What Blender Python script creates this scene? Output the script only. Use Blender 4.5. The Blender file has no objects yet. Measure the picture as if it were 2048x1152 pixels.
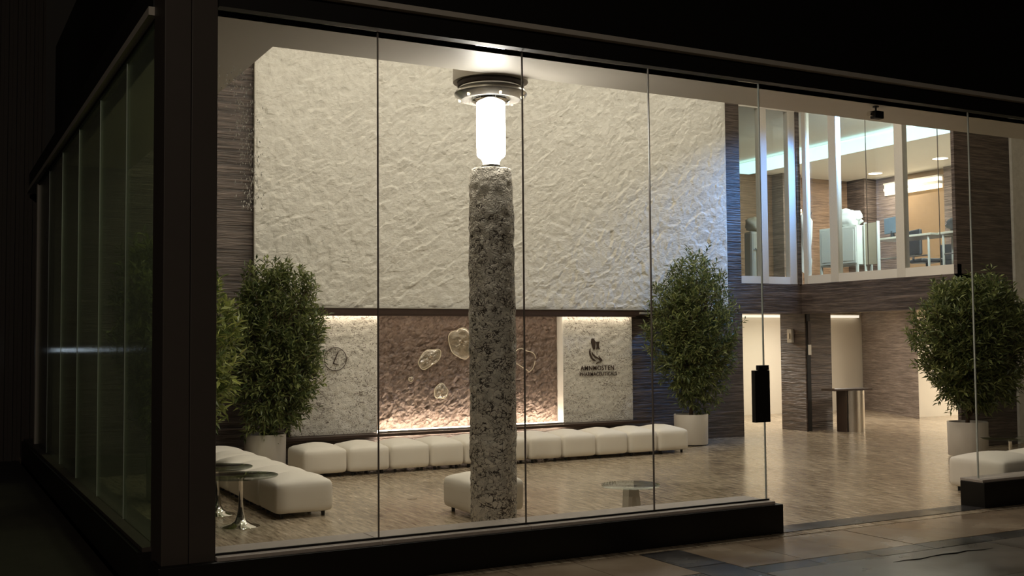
import bpy, math, random
from mathutils import Vector, Matrix, noise
R_ = math.radians
sc = bpy.context.scene
C = sc.collection

# ---------------------------------------------------------------- camera
cam_d = bpy.data.cameras.new('camera'); cam = bpy.data.objects.new('camera', cam_d); C.objects.link(cam)
cam_d.lens = 38.172; cam_d.sensor_width = 36; cam_d.clip_end = 200
_X = Vector((.8792, -.0160, -.4762)); _Y = Vector((-.4763, -.0470, -.8780)); _Z = _X.cross(_Y)
_Y = _Z.cross(_X)
M3 = Matrix((_X.normalized(), _Y.normalized(), _Z.normalized()))
cam.matrix_world = Matrix.Translation((0, 0, 1.7)) @ M3.to_4x4()
sc.camera = cam

# ---------------------------------------------------------------- world, exposure
w = bpy.data.worlds.new('night'); sc.world = w; w.use_nodes = True
w.node_tree.nodes['Background'].inputs[0].default_value = (.0038, .0031, .0024, 1)
w.node_tree.nodes['Background'].inputs[1].default_value = 1.0
sc.view_settings.view_transform = 'Standard'; sc.view_settings.look = 'None'
sc.view_settings.exposure = 0.0; sc.view_settings.gamma = 1.0; sc.view_settings.use_curve_mapping = False
sc.cycles.max_bounces = 8; sc.cycles.transparent_max_bounces = 24; sc.cycles.sample_clamp_indirect = 4
sc.cycles.use_denoising = True
sc.cycles.caustics_reflective = False; sc.cycles.caustics_refractive = False

WARM = (1.0, .915, .79); WARMW = (1.0, .92, .79); COOL = (.55, .92, 1.0)

# hall ceiling downlights (fixtures are built further down at the same places)
HALL_Z = 6.9
HALL_SPOTS = [(3.3, 10.2), (5.9, 10.2), (8.5, 10.2), (11.1, 10.2), (3.9, 12.4), (6.5, 12.4), (9.1, 12.4), (11.7, 12.4)]
HALL_W = 34.0
WASH_SPOTS = [(4.6 + 1.42 * i, 13.55) for i in range(6)]
WASH_W = 6.0
STREET_W = 260.0
def area_light(name, loc, aim, watts, col, size, shape='DISK', size_y=None, spread=None, parent=None):
    d = bpy.data.lights.new(name, 'AREA'); d.energy = watts; d.color = col; d.shape = shape; d.size = size
    if size_y: d.size_y = size_y
    if spread: d.spread = R_(spread)
    o = bpy.data.objects.new(name, d); C.objects.link(o); o.location = loc
    o.rotation_euler = (Vector(aim) - Vector(loc)).to_track_quat('-Z', 'Y').to_euler()
    if parent: o.parent = parent; o.matrix_parent_inverse = parent.matrix_world.inverted()
    return o

# ================================================================= helpers
def tag(o, label=None, cat=None, group=None, kind=None):
    if label: o['label'] = label
    if cat: o['category'] = cat
    if group: o['group'] = group
    if kind: o['kind'] = kind
    return o
def empty(name, loc=(0, 0, 0), rz=0, label=None, cat=None, group=None, kind=None):
    o = bpy.data.objects.new(name, None); C.objects.link(o); o.location = loc; o.rotation_euler = (0, 0, rz)
    o.empty_display_size = .1
    return tag(o, label, cat, group, kind)
class MB:
    def __init__(s): s.v = []; s.f = []
    def add(s, vs, fs):
        n = len(s.v); s.v += [tuple(v) for v in vs]; s.f += [tuple(i + n for i in f) for f in fs]; return s
    def box(s, x0, x1, y0, y1, z0, z1):
        return s.add([(x0,y0,z0),(x1,y0,z0),(x1,y1,z0),(x0,y1,z0),(x0,y0,z1),(x1,y0,z1),(x1,y1,z1),(x0,y1,z1)],
                     [(0,3,2,1),(4,5,6,7),(0,1,5,4),(1,2,6,5),(2,3,7,6),(3,0,4,7)])
    def lathe(s, prof, seg=32, cx=0, cy=0, cap0=True, cap1=True):
        vs = []; fs = []
        for r, z in prof:
            for k in range(seg):
                a = 2 * math.pi * k / seg; vs.append((cx + r * math.cos(a), cy + r * math.sin(a), z))
        for i in range(len(prof) - 1):
            for k in range(seg):
                k2 = (k + 1) % seg
                fs.append((i*seg+k, i*seg+k2, (i+1)*seg+k2, (i+1)*seg+k))
        if cap0: fs.append(tuple(range(seg))[::-1])
        if cap1: fs.append(tuple((len(prof)-1)*seg + k for k in range(seg)))
        return s.add(vs, fs)
    def tube(s, pts, rad, seg=8, closed=False):
        pts = [Vector(p) for p in pts]; n = len(pts)
        rads = rad if isinstance(rad, (list, tuple)) else [rad] * n
        vs = []; fs = []; up0 = None
        for i, p in enumerate(pts):
            if closed: t = pts[(i+1) % n] - pts[(i-1) % n]
            else: t = pts[min(i+1, n-1)] - pts[max(i-1, 0)]
            t.normalize()
            if up0 is None: up0 = Vector((0, 0, 1)) if abs(t.z) < .9 else Vector((1, 0, 0))
            u = up0 - t * up0.dot(t); u.normalize(); up0 = u; b = t.cross(u)
            for k in range(seg):
                a = 2 * math.pi * k / seg
                vs.append(p + (u * math.cos(a) + b * math.sin(a)) * rads[i])
        m = n if closed else n - 1
        for i in range(m):
            j = (i + 1) % n
            for k in range(seg):
                k2 = (k + 1) % seg
                fs.append((i*seg+k, i*seg+k2, j*seg+k2, j*seg+k))
        if not closed:
            fs.append(tuple(range(seg))[::-1]); fs.append(tuple((n-1)*seg + k for k in range(seg)))
        return s.add(vs, fs)
    def prism(s, poly, y0, y1):     # polygon in x,z (counter-clockwise seen from -y), extruded in y
        n = len(poly)
        vs = [(x, y0, z) for x, z in poly] + [(x, y1, z) for x, z in poly]
        fs = [tuple(range(n)), tuple(range(2*n - 1, n - 1, -1))]
        for i in range(n):
            j = (i + 1) % n; fs.append((i, i + n, j + n, j))
        return s.add(vs, fs)
    def mesh(s, name):
        me = bpy.data.meshes.new(name); me.from_pydata(s.v, [], s.f); me.update(); return me
    def build(s, name, mat, parent=None, smooth=False, loc=None, bevel=0, auto=None):
        me = s.mesh(name); o = bpy.data.objects.new(name, me); C.objects.link(o)
        me.materials.append(mat)
        if smooth: me.polygons.foreach_set('use_smooth', [True] * len(me.polygons))
        if auto: me.set_sharp_from_angle(angle=R_(auto))
        if parent is not None: o.parent = parent
        if loc: o.location = loc
        if bevel:
            m = o.modifiers.new('bevel', 'BEVEL'); m.width = bevel; m.segments = 2; m.limit_method = 'ANGLE'
        return o
def struct(o, label=None, cat=None): return tag(o, label, cat, kind='structure')
def share(src, name, parent, loc=None):
    o = src.copy(); o.name = name; C.objects.link(o); o.parent = parent
    if loc: o.location = loc
    return o
def copy_tree(o, parent=None):
    c = o.copy(); C.objects.link(c); c.parent = parent
    for ch in list(o.children):
        if ch.type == 'MESH' or ch.type == 'EMPTY': copy_tree(ch, c)
    return c
ORD = ['first', 'second', 'third', 'fourth', 'fifth', 'sixth', 'seventh', 'eighth', 'ninth', 'tenth', 'eleventh', 'twelfth']

# ================================================================= materials
def nmat(name):
    m = bpy.data.materials.new(name); m.use_nodes = True; nt = m.node_tree
    return m, nt, nt.nodes['Principled BSDF'], nt.nodes['Material Output']
def N(nt, t, **kw):
    n = nt.nodes.new(t)
    for k, v in kw.items():
        if k.startswith('i_'): n.inputs[int(k[2:]) if k[2:].isdigit() else k[2:].replace('_', ' ')].default_value = v
        else: setattr(n, k, v)
    return n
def L(nt, a, b): nt.links.new(a, b)
def simple(name, col, rough=.5, metal=0, spec=.5, **kw):
    m, nt, b, o = nmat(name)
    b.inputs['Base Color'].default_value = (*col, 1); b.inputs['Roughness'].default_value = rough
    b.inputs['Metallic'].default_value = metal; b.inputs['Specular IOR Level'].default_value = spec
    tc = N(nt, 'ShaderNodeTexCoord'); nz = N(nt, 'ShaderNodeTexNoise'); nz.inputs['Scale'].default_value = kw.get('scale', 40); nz.inputs['Detail'].default_value = 4
    L(nt, tc.outputs['Object'], nz.inputs['Vector'])
    mp = N(nt, 'ShaderNodeMapRange'); v = kw.get('var', .08)
    mp.inputs[3].default_value = 1 - v; mp.inputs[4].default_value = 1 + v
    L(nt, nz.outputs['Fac'], mp.inputs[0])
    mx = N(nt, 'ShaderNodeMix', data_type='RGBA', blend_type='MULTIPLY'); mx.inputs[0].default_value = 1
    mx.inputs[6].default_value = (*col, 1); L(nt, mp.outputs[0], mx.inputs[7]); L(nt, mx.outputs[2], b.inputs['Base Color'])
    if kw.get('bump'):
        bp = N(nt, 'ShaderNodeBump'); bp.inputs['Strength'].default_value = kw['bump']; bp.inputs['Distance'].default_value = kw.get('bdist', .005)
        L(nt, nz.outputs['Fac'], bp.inputs['Height']); L(nt, bp.outputs[0], b.inputs['Normal'])
    return m
def emis(name, col, strength):
    m, nt, b, o = nmat(name); b.inputs['Base Color'].default_value = (.8, .8, .8, 1)
    b.inputs['Emission Color'].default_value = (*col, 1); b.inputs['Emission Strength'].default_value = strength
    return m
def ramp(nt, src, stops, interp='LINEAR'):
    r = N(nt, 'ShaderNodeValToRGB'); r.color_ramp.interpolation = interp
    el = r.color_ramp.elements
    while len(el) < len(stops): el.new(.5)
    for e, (p, c) in zip(el, stops): e.position = p; e.color = (*c, 1) if len(c) == 3 else c
    L(nt, src, r.inputs[0]); return r
def mapped(nt, scale, rot=(0, 0, 0), coord='Object'):
    tc = N(nt, 'ShaderNodeTexCoord'); mp = N(nt, 'ShaderNodeMapping'); mp.inputs['Scale'].default_value = scale; mp.inputs['Rotation'].default_value = rot
    L(nt, tc.outputs[coord], mp.inputs['Vector']); return mp.outputs[0]
def noise_tex(nt, vec, scale, detail=5, rough=.55, dist=0):
    n = N(nt, 'ShaderNodeTexNoise'); n.inputs['Scale'].default_value = scale; n.inputs['Detail'].default_value = detail
    n.inputs['Roughness'].default_value = rough; n.inputs['Distortion'].default_value = dist
    L(nt, vec, n.inputs['Vector']); return n
def bump(nt, b, h, strength, dist):
    bp = N(nt, 'ShaderNodeBump'); bp.inputs['Strength'].default_value = strength; bp.inputs['Distance'].default_value = dist
    L(nt, h, bp.inputs['Height']); L(nt, bp.outputs[0], b.inputs['Normal']); return bp

def ledger_stone(name, dark, light, rough=.42, zs=30.0):
    """thin split courses of dark stone, far thinner than ten pixels in view"""
    m, nt, b, o = nmat(name)
    v = mapped(nt, (1.1, 1.1, zs))
    n1 = noise_tex(nt, v, 1.0, 3, .6); n2 = noise_tex(nt, mapped(nt, (3, 3, zs * 2.0)), 1.0, 3, .6); n3 = noise_tex(nt, mapped(nt, (.7, .7, .7)), 1, 3)
    a = N(nt, 'ShaderNodeMath', operation='ADD'); L(nt, n1.outputs[0], a.inputs[0]); L(nt, n2.outputs[0], a.inputs[1])
    h = N(nt, 'ShaderNodeMath', operation='MULTIPLY'); h.inputs[1].default_value = .5; L(nt, a.outputs[0], h.inputs[0])
    a2 = N(nt, 'ShaderNodeMath', operation='MULTIPLY_ADD'); a2.inputs[1].default_value = .25; a2.inputs[2].default_value = -.12; L(nt, n3.outputs[0], a2.inputs[0])
    s = N(nt, 'ShaderNodeMath', operation='ADD'); L(nt, h.outputs[0], s.inputs[0]); L(nt, a2.outputs[0], s.inputs[1])
    mid = tuple((x * .65 + y * .35) for x, y in zip(dark, light))
    r = ramp(nt, s.outputs[0], [(.33, tuple(c * .5 for c in dark)), (.44, dark), (.56, mid), (.7, light)])
    L(nt, r.outputs[0], b.inputs['Base Color']); b.inputs['Roughness'].default_value = rough
    bump(nt, b, h.outputs[0], .9, .03)
    return m
M = {}
M['ledger'] = ledger_stone('dark_split_stone', (.055, .041, .034), (.26, .20, .168))
M['ledger_warm'] = ledger_stone('brown_split_stone', (.16, .10, .062), (.38, .25, .165))
M['ledger_lt'] = ledger_stone('grey_brown_split_stone', (.13, .10, .085), (.34, .28, .24))
def rough_plaster():
    m, nt, b, o = nmat('rough_white_stone')
    n = noise_tex(nt, mapped(nt, (1, 1, 1)), 9, 8, .62, .6); r = ramp(nt, n.outputs[0], [(.3, (.64, .61, .54)), (.6, (.76, .735, .66))])
    L(nt, r.outputs[0], b.inputs['Base Color']); b.inputs['Roughness'].default_value = .8
    n2 = noise_tex(nt, mapped(nt, (1, 1, 1.6), (0, .7, 0)), 26, 6, .6, .3)
    bump(nt, b, n2.outputs[0], .6, .022); return m
M['white_stone'] = rough_plaster()
def brown_relief():
    m, nt, b, o = nmat('brown_relief_stone')
    n = noise_tex(nt, mapped(nt, (1, 1, 1)), 14, 8, .62, .5); r = ramp(nt, n.outputs[0], [(.3, (.095, .064, .050)), (.65, (.24, .17, .132))])
    L(nt, r.outputs[0], b.inputs['Base Color']); b.inputs['Roughness'].default_value = .42
    n2 = noise_tex(nt, mapped(nt, (1, 1, 1.4), (0, .6, 0)), 30, 5, .6, .4); bump(nt, b, n2.outputs[0], .5, .02); return m
M['brown_relief'] = brown_relief()
def flecked(name, base, dark):
    """pale stone scattered with small curling dark flecks"""
    m, nt, b, o = nmat(name); v = mapped(nt, (1, 1, 1))
    n = noise_tex(nt, mapped(nt, (1, 1, 1.5), (0, .5, 0)), 16, 3, .55, 2.6); n2 = noise_tex(nt, v, 4.5, 3, .6)
    a = N(nt, 'ShaderNodeMath', operation='MULTIPLY_ADD'); a.inputs[1].default_value = .28; L(nt, n2.outputs[0], a.inputs[0]); L(nt, n.outputs[0], a.inputs[2])
    r = ramp(nt, a.outputs[0], [(.485, dark), (.565, tuple(.5 * x + .5 * y for x, y in zip(dark, base))), (.605, base)])
    L(nt, r.outputs[0], b.inputs['Base Color']); b.inputs['Roughness'].default_value = .6
    bump(nt, b, a.outputs[0], .45, .02); return m
M['flecked_panel'] = flecked('flecked_grey_stone', (.70, .66, .58), (.22, .185, .155))
def column_stone():
    '''pale flakes of different tone set in dark crevices, with less dark at the very top'''
    m, nt, b, o = nmat('flaked_column_stone'); v = mapped(nt, (1, 1, 1.25))
    nz = noise_tex(nt, v, 7, 3, .6); sub = N(nt, 'ShaderNodeVectorMath', operation='SUBTRACT'); sub.inputs[1].default_value = (.5, .5, .5); L(nt, nz.outputs['Color'], sub.inputs[0])
    scl = N(nt, 'ShaderNodeVectorMath', operation='SCALE'); scl.inputs['Scale'].default_value = .22; L(nt, sub.outputs[0], scl.inputs[0])
    ad = N(nt, 'ShaderNodeVectorMath', operation='ADD'); L(nt, v, ad.inputs[0]); L(nt, scl.outputs[0], ad.inputs[1])
    def vor(sc_, feat):
        t = N(nt, 'ShaderNodeTexVoronoi', feature=feat); t.inputs['Scale'].default_value = sc_; L(nt, ad.outputs[0], t.inputs['Vector']); return t
    e1 = vor(22, 'DISTANCE_TO_EDGE'); e2 = vor(48, 'DISTANCE_TO_EDGE'); c1 = vor(22, 'F1'); n2 = noise_tex(nt, v, 9, 4, .65, .8)
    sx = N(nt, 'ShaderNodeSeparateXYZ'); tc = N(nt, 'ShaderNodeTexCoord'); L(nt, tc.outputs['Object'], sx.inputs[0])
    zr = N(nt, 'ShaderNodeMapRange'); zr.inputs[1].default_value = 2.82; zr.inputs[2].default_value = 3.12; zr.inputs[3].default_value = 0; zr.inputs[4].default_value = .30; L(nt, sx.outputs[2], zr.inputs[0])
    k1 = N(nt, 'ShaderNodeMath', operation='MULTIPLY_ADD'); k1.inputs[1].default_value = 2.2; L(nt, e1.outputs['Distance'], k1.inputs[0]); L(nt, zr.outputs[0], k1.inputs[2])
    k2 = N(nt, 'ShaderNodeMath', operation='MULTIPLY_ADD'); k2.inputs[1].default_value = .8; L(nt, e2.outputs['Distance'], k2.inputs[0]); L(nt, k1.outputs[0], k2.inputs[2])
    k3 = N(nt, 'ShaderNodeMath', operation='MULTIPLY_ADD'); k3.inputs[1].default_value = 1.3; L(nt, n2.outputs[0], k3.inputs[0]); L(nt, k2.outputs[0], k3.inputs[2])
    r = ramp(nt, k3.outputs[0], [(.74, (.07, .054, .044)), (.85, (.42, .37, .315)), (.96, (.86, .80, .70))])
    bw = N(nt, 'ShaderNodeSeparateColor'); L(nt, c1.outputs['Color'], bw.inputs[0]); mr = N(nt, 'ShaderNodeMapRange'); mr.inputs[3].default_value = .72; mr.inputs[4].default_value = 1.1; L(nt, bw.outputs[0], mr.inputs[0])
    mx = N(nt, 'ShaderNodeMix', data_type='RGBA', blend_type='MULTIPLY'); mx.inputs[0].default_value = 1; L(nt, r.outputs[0], mx.inputs[6]); L(nt, mr.outputs[0], mx.inputs[7])
    L(nt, mx.outputs[2], b.inputs['Base Color']); b.inputs['Roughness'].default_value = .6; bump(nt, b, k3.outputs[0], .5, .02); return m
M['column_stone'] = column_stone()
def floor_mat():
    m, nt, b, o = nmat('vein_cut_floor')
    v = mapped(nt, (16, 2.2, 1)); n1 = noise_tex(nt, v, 1.6, 4, .65, .3); n2 = noise_tex(nt, mapped(nt, (1, .35, 1)), 1.6, 3)
    n4 = noise_tex(nt, mapped(nt, (34, 4.0, 1)), 1.5, 3, .6)
    a = N(nt, 'ShaderNodeMath', operation='MULTIPLY_ADD'); a.inputs[1].default_value = .35; L(nt, n2.outputs[0], a.inputs[0]); L(nt, n1.outputs[0], a.inputs[2])
    a3 = N(nt, 'ShaderNodeMath', operation='MULTIPLY_ADD'); a3.inputs[1].default_value = .35; L(nt, n4.outputs[0], a3.inputs[0]); L(nt, a.outputs[0], a3.inputs[2])
    r = ramp(nt, a3.outputs[0], [(.62, (.12, .085, .055)), (.76, (.27, .21, .145)), (.9, (.40, .325, .23)), (1.0, (.50, .42, .31))])
    L(nt, r.outputs[0], b.inputs['Base Color'])
    rr = N(nt, 'ShaderNodeMapRange'); rr.inputs[1].default_value = .3; rr.inputs[2].default_value = .7; rr.inputs[3].default_value = .13; rr.inputs[4].default_value = .28
    L(nt, n1.outputs[0], rr.inputs[0]); L(nt, rr.outputs[0], b.inputs['Roughness'])
    bump(nt, b, n4.outputs[0], .08, .004); return m
M['floor'] = floor_mat()
def slab_mat(name, dark, light, r0, r1):
    m, nt, b, o = nmat(name)
    tc = N(nt, 'ShaderNodeTexCoord'); oi = N(nt, 'ShaderNodeObjectInfo'); g = N(nt, 'ShaderNodeNewGeometry')
    n = noise_tex(nt, g.outputs['Position'], 1.6, 4, .45, 0)
    a = N(nt, 'ShaderNodeMath', operation='MULTIPLY_ADD'); a.inputs[1].default_value = .25; L(nt, oi.outputs['Random'], a.inputs[0]); L(nt, n.outputs[0], a.inputs[2])
    r = ramp(nt, a.outputs[0], [(.4, dark), (.85, light)]); L(nt, r.outputs[0], b.inputs['Base Color'])
    rr = N(nt, 'ShaderNodeMapRange'); rr.inputs[1].default_value = .3; rr.inputs[2].default_value = .7; rr.inputs[3].default_value = r0; rr.inputs[4].default_value = r1
    L(nt, n.outputs[0], rr.inputs[0]); L(nt, rr.outputs[0], b.inputs['Roughness'])
    n2 = noise_tex(nt, g.outputs['Position'], 60, 3); bump(nt, b, n2.outputs[0], .1, .003); return m
M['slab'] = slab_mat('beige_pavement_slab', (.22, .16, .11), (.32, .25, .175), .14, .30)
M['slab_dark'] = slab_mat('dark_pavement_band', (.035, .032, .032), (.075, .07, .068), .18, .32)
M['slab_grey'] = slab_mat('grey_pavement_slab', (.075, .062, .05), (.15, .125, .10), .25, .45)
M['asphalt'] = simple('dark_ground', (.035, .028, .022), .6, scale=8, var=.3, bump=.3)
def glass_mat(name, tint, streak=0.0, rough=0.0):
    m, nt, b, out = nmat(name); nt.nodes.remove(b)
    lw = N(nt, 'ShaderNodeLayerWeight'); lw.inputs[0].default_value = .5
    p = N(nt, 'ShaderNodeMath', operation='POWER'); p.inputs[1].default_value = 5; L(nt, lw.outputs['Facing'], p.inputs[0])
    s = N(nt, 'ShaderNodeMath', operation='MULTIPLY_ADD'); s.inputs[1].default_value = .96; s.inputs[2].default_value = .035; L(nt, p.outputs[0], s.inputs[0])
    tr = N(nt, 'ShaderNodeBsdfTransparent'); tr.inputs[0].default_value = (*tint, 1)
    gl = N(nt, 'ShaderNodeBsdfGlossy'); gl.inputs['Roughness'].default_value = rough; gl.inputs[0].default_value = (1, 1, 1, 1)
    mx = N(nt, 'ShaderNodeMixShader'); L(nt, s.outputs[0], mx.inputs[0]); L(nt, gl.outputs[0], mx.inputs[2])
    if streak:
        v = mapped(nt, (1, 26, .55)); n = noise_tex(nt, v, 1.0, 4, .7, .2); n2 = noise_tex(nt, mapped(nt, (1, 70, 9)), 1, 3, .6)
        mul = N(nt, 'ShaderNodeMath', operation='MULTIPLY'); L(nt, n.outputs[0], mul.inputs[0]); L(nt, n2.outputs[0], mul.inputs[1])
        mr = N(nt, 'ShaderNodeMapRange'); mr.inputs[1].default_value = .16; mr.inputs[2].default_value = .42; mr.inputs[3].default_value = streak * .25; mr.inputs[4].default_value = streak
        L(nt, mul.outputs[0], mr.inputs[0])
        tl = N(nt, 'ShaderNodeBsdfTranslucent'); tl.inputs[0].default_value = (.55, .6, .5, 1)
        m2 = N(nt, 'ShaderNodeMixShader'); L(nt, mr.outputs[0], m2.inputs[0]); L(nt, tr.outputs[0], m2.inputs[1]); L(nt, tl.outputs[0], m2.inputs[2])
        L(nt, m2.outputs[0], mx.inputs[1])
        bp = N(nt, 'ShaderNodeBump'); bp.inputs['Strength'].default_value = .25; bp.inputs['Distance'].default_value = .004; L(nt, mul.outputs[0], bp.inputs['Height']); L(nt, bp.outputs[0], gl.inputs['Normal'])
    else: L(nt, tr.outputs[0], mx.inputs[1])
    L(nt, mx.outputs[0], out.inputs[0]); return m
M['glass'] = glass_mat('clear_glass', (.975, .985, .975))
M['glass_wet'] = glass_mat('streaked_wet_glass', (.60, .68, .54), .065, .09)
M['glass_table'] = glass_mat('smoked_table_glass', (.78, .81, .78), 0, .02)
M['glass_office'] = glass_mat('office_glass', (.97, .985, .98))
M['black'] = simple('black_stone', (.008, .007, .006), .38, spec=.3)
M['blackmet'] = simple('black_metal', (.010, .009, .008), .5, spec=.3)
M['pillar'] = simple('dark_bronze_cladding', (.055, .044, .036), .55, spec=.3, scale=6)
M['coping'] = simple('pale_metal_coping', (.44, .40, .34), .5, scale=12)
M['sill'] = simple('pale_sill_stone', (.40, .35, .31), .45, scale=25, var=.2, bump=.2)
M['soffit'] = simple('painted_soffit', (.62, .575, .505), .5, scale=3, var=.05)
M['paint'] = simple('cream_paint', (.72, .66, .55), .6, scale=4, var=.03)
M['paint_w'] = simple('white_paint', (.78, .74, .66), .6, scale=4, var=.03)
M['cream_frame'] = simple('cream_frame_paint', (.66, .62, .54), .45)
M['ochre'] = simple('ochre_wall', (.24, .155, .08), .7, scale=9, var=.15)
M['chrome'] = simple('chrome', (.86, .84, .80), .07, 1, var=.02)
M['alu'] = simple('satin_aluminium', (.74, .72, .68), .24, .85, var=.05)
M['brushed'] = simple('brushed_steel', (.62, .58, .52), .28, 1, var=.1)
M['fabric'] = simple('white_upholstery', (.80, .75, .66), .75, scale=160, var=.04, bump=.15, bdist=.002)
M['pot'] = simple('pale_planter', (.60, .55, .48), .45, scale=5, var=.06)
M['soil'] = simple('soil', (.035, .024, .016), .9, scale=50, var=.4, bump=.8, bdist=.02)
M['bark'] = simple('bark', (.12, .075, .045), .8, scale=30, var=.3, bump=.6, bdist=.01)
M['darkwood'] = simple('dark_brown_bar', (.045, .026, .018), .45, scale=14, var=.2)
M['ink'] = simple('dark_brown_ink', (.06, .038, .028), .5)
M['resin'] = simple('pale_resin', (.62, .54, .40), .15, spec=.8)
def cell_glass():
    m, nt, b, out = nmat('pale_cell_glass'); nt.nodes.remove(b)
    tr = N(nt, 'ShaderNodeBsdfTransparent'); tr.inputs[0].default_value = (.95, .88, .74, 1)
    gl = N(nt, 'ShaderNodeBsdfGlossy'); gl.inputs['Roughness'].default_value = .12; df = N(nt, 'ShaderNodeBsdfDiffuse'); df.inputs[0].default_value = (.60, .52, .38, 1)
    m1 = N(nt, 'ShaderNodeMixShader'); m1.inputs[0].default_value = .5; L(nt, gl.outputs[0], m1.inputs[1]); L(nt, df.outputs[0], m1.inputs[2])
    m2 = N(nt, 'ShaderNodeMixShader'); m2.inputs[0].default_value = .5; L(nt, tr.outputs[0], m2.inputs[1]); L(nt, m1.outputs[0], m2.inputs[2])
    L(nt, m2.outputs[0], out.inputs[0]); return m
M['cell_glass'] = cell_glass()
M['rubber'] = simple('black_rubber', (.012, .011, .010), .6)
M['joint'] = simple('glass_joint_seal', (.20, .17, .15), .35, spec=.6)
M['steel_edge'] = simple('polished_glass_edge', (.45, .48, .44), .25, spec=.8)
def leaf_mat(name, c1, c2):
    m, nt, b, out = nmat(name)
    g = N(nt, 'ShaderNodeNewGeometry'); r = ramp(nt, g.outputs['Random Per Island'], [(0, c1), (.7, c2), (1, tuple(min(1, c * 1.6) for c in c2))])
    L(nt, r.outputs[0], b.inputs['Base Color']); b.inputs['Roughness'].default_value = .38
    tl = N(nt, 'ShaderNodeBsdfTranslucent'); L(nt, r.outputs[0], tl.inputs[0]); mx = N(nt, 'ShaderNodeMixShader'); mx.inputs[0].default_value = .25
    L(nt, b.outputs[0], mx.inputs[1]); L(nt, tl.outputs[0], mx.inputs[2]); L(nt, mx.outputs[0], out.inputs[0]); return m
M['leaf'] = leaf_mat('small_green_leaf', (.062, .094, .032), (.20, .23, .08))
M['leaf_lt'] = leaf_mat('light_green_leaf', (.09, .13, .036), (.29, .32, .095))
M['tube_glow'] = emis('glowing_lamp_glass', (1.0, .94, .85), 34)
M['cove_glow'] = emis('warm_cove_tube', (1.0, .84, .66), 13)
M['cove_low'] = emis('warm_floor_tube', (1.0, .84, .68), 62)
M['fluo'] = emis('cool_fluorescent', (.55, .97, 1.0), 1.15)
M['warm_panel'] = emis('warm_fixture_glow', (1.0, .82, .50), 2.6)
M['down'] = emis('downlight_glow', (1.0, .80, .62), 7)
M['corr_glow'] = emis('corridor_cove_glow', (1.0, .90, .74), .85)
M['spot_glow'] = emis('hall_downlight_glow', (1.0, .86, .70), 10)

# ================================================================= the setting
YF = 7.437            # front glass plane
XL = 1.42             # left glass plane
YB = 14.87            # back wall
XB = 14.07            # left-facing upper wall
SOF = 4.0
# --- ground
g = MB().box(-14, 30, -6, 7.20, -.30, -.05).box(-14, 1.30, 7.20, 26, -.30, -.05).build('ground', M['asphalt']); struct(g, 'dark ground around the building at night', 'ground')
fl = MB().box(1.30, 26, 7.20, 21, -.30, 0).build('floor', M['floor']); struct(fl, 'glossy beige vein-cut stone floor of the lobby', 'floor')
pv = empty('pavement', (0, 0, 0)); struct(pv, 'pavement of polished slabs in front of the entrance', 'pavement')
def slab_proto(sx, sy, mat, name):
    me = MB().box(.0025, sx - .0025, .0025, sy - .0025, -.05, 0).mesh(name); me.materials.append(mat); return me
def lay(name, me, x, y, dz=0):
    o = bpy.data.objects.new(name, me); C.objects.link(o); o.parent = pv; o.location = (x, y, dz)
    return o
rnd = random.Random(4)
s_b = slab_proto(.60, .80, M['slab'], 'slab'); s_n = slab_proto(.39, .60, M['slab_dark'], 'band_slab'); s_h = slab_proto(.60, .215, M['slab_dark'], 'band_slab'); s_g = slab_proto(1.2, .92, M['slab_grey'], 'large_slab')
s_t = slab_proto(.60, .22, M['slab_dark'], 'threshold_slab')
def jz(): return rnd.uniform(-.003, 0)
x = 5.42
for k in range(16): lay('slab', s_b, x + .6 * k, 6.39, jz()); lay('band_slab', s_h, x + .6 * k, 6.17, jz())
for k in range(11): lay('slab', s_b, 5.02 - .6 * (k + 1), 6.39, jz())
for k in range(11): lay('band_slab', s_h, 5.02 - .6 * (k + 1), 6.17, jz())
for k in range(7): lay('band_slab', s_n, 5.025, 6.59 - .6 * k, jz())
for j in range(4):
    for k in range(9): lay('large_slab', s_g, 5.42 + 1.2 * k - (.0 if j % 2 else .0), 5.245 - .925 * j, jz())
    for k in range(6): lay('large_slab', s_g, 5.02 - 1.2 * (k + 1), 5.245 - .925 * j, jz())
# dark threshold strip let into the doorway, flush
th = empty('trim_1', (0, 0, 0)); struct(th, 'dark stone threshold strip across the open doorway', 'threshold')
for k in range(5):
    o = MB().box(6.60 + .55 * k + .002, 6.60 + .55 * (k + 1) - .002, 7.33, 7.60, .0005, .004).build('threshold_slab', M['slab_dark'], th)
cr = MB()
pts = [(6.50 + .14 * i, 5.955 + .018 * math.sin(i * 2.3) + rnd.uniform(-.012, .012), .0015) for i in range(9)]
cr.tube(pts, [.001, .003, .004, .003, .005, .006, .004, .003, .001], 5)
cr.build('crack', M['rubber'], pv)

# --- plinths
pl = empty('wall_plinth_front', (0, 0, 0)); struct(pl, 'black stone plinth carrying the front glass left of the doorway', 'plinth')
MB().box(1.36, 6.67, 7.33, 7.62, -.05, .25).build('plinth_body', M['black'], pl, bevel=.006)
for i in range(4):
    x0 = [1.74, 2.92, 4.14, 5.36][i]; x1 = [2.92, 4.14, 5.36, 6.60][i]
    MB().box(x0 + .002, x1 - .002, 7.35, 7.76, .25, .278).build('sill_slab', M['sill'], pl, bevel=.004)
MB().box(1.74, 6.60, 7.428, 7.446, .278, .292).build('glazing_channel', M['blackmet'], pl)
MB().box(1.74, 6.60, 7.62, 7.74, -.05, .25).build('inner_face', M['sill'], pl)
plr = empty('wall_plinth_right', (0, 0, 0)); struct(plr, 'black stone plinth carrying the glass right of the doorway', 'plinth')
MB().box(9.30, 16.5, 7.33, 7.62, -.05, .25).build('plinth_body', M['black'], plr, bevel=.006)
MB().box(9.30, 16.5, 7.35, 7.62, .25, .278).build('sill_slab', M['sill'], plr, bevel=.004)
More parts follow.
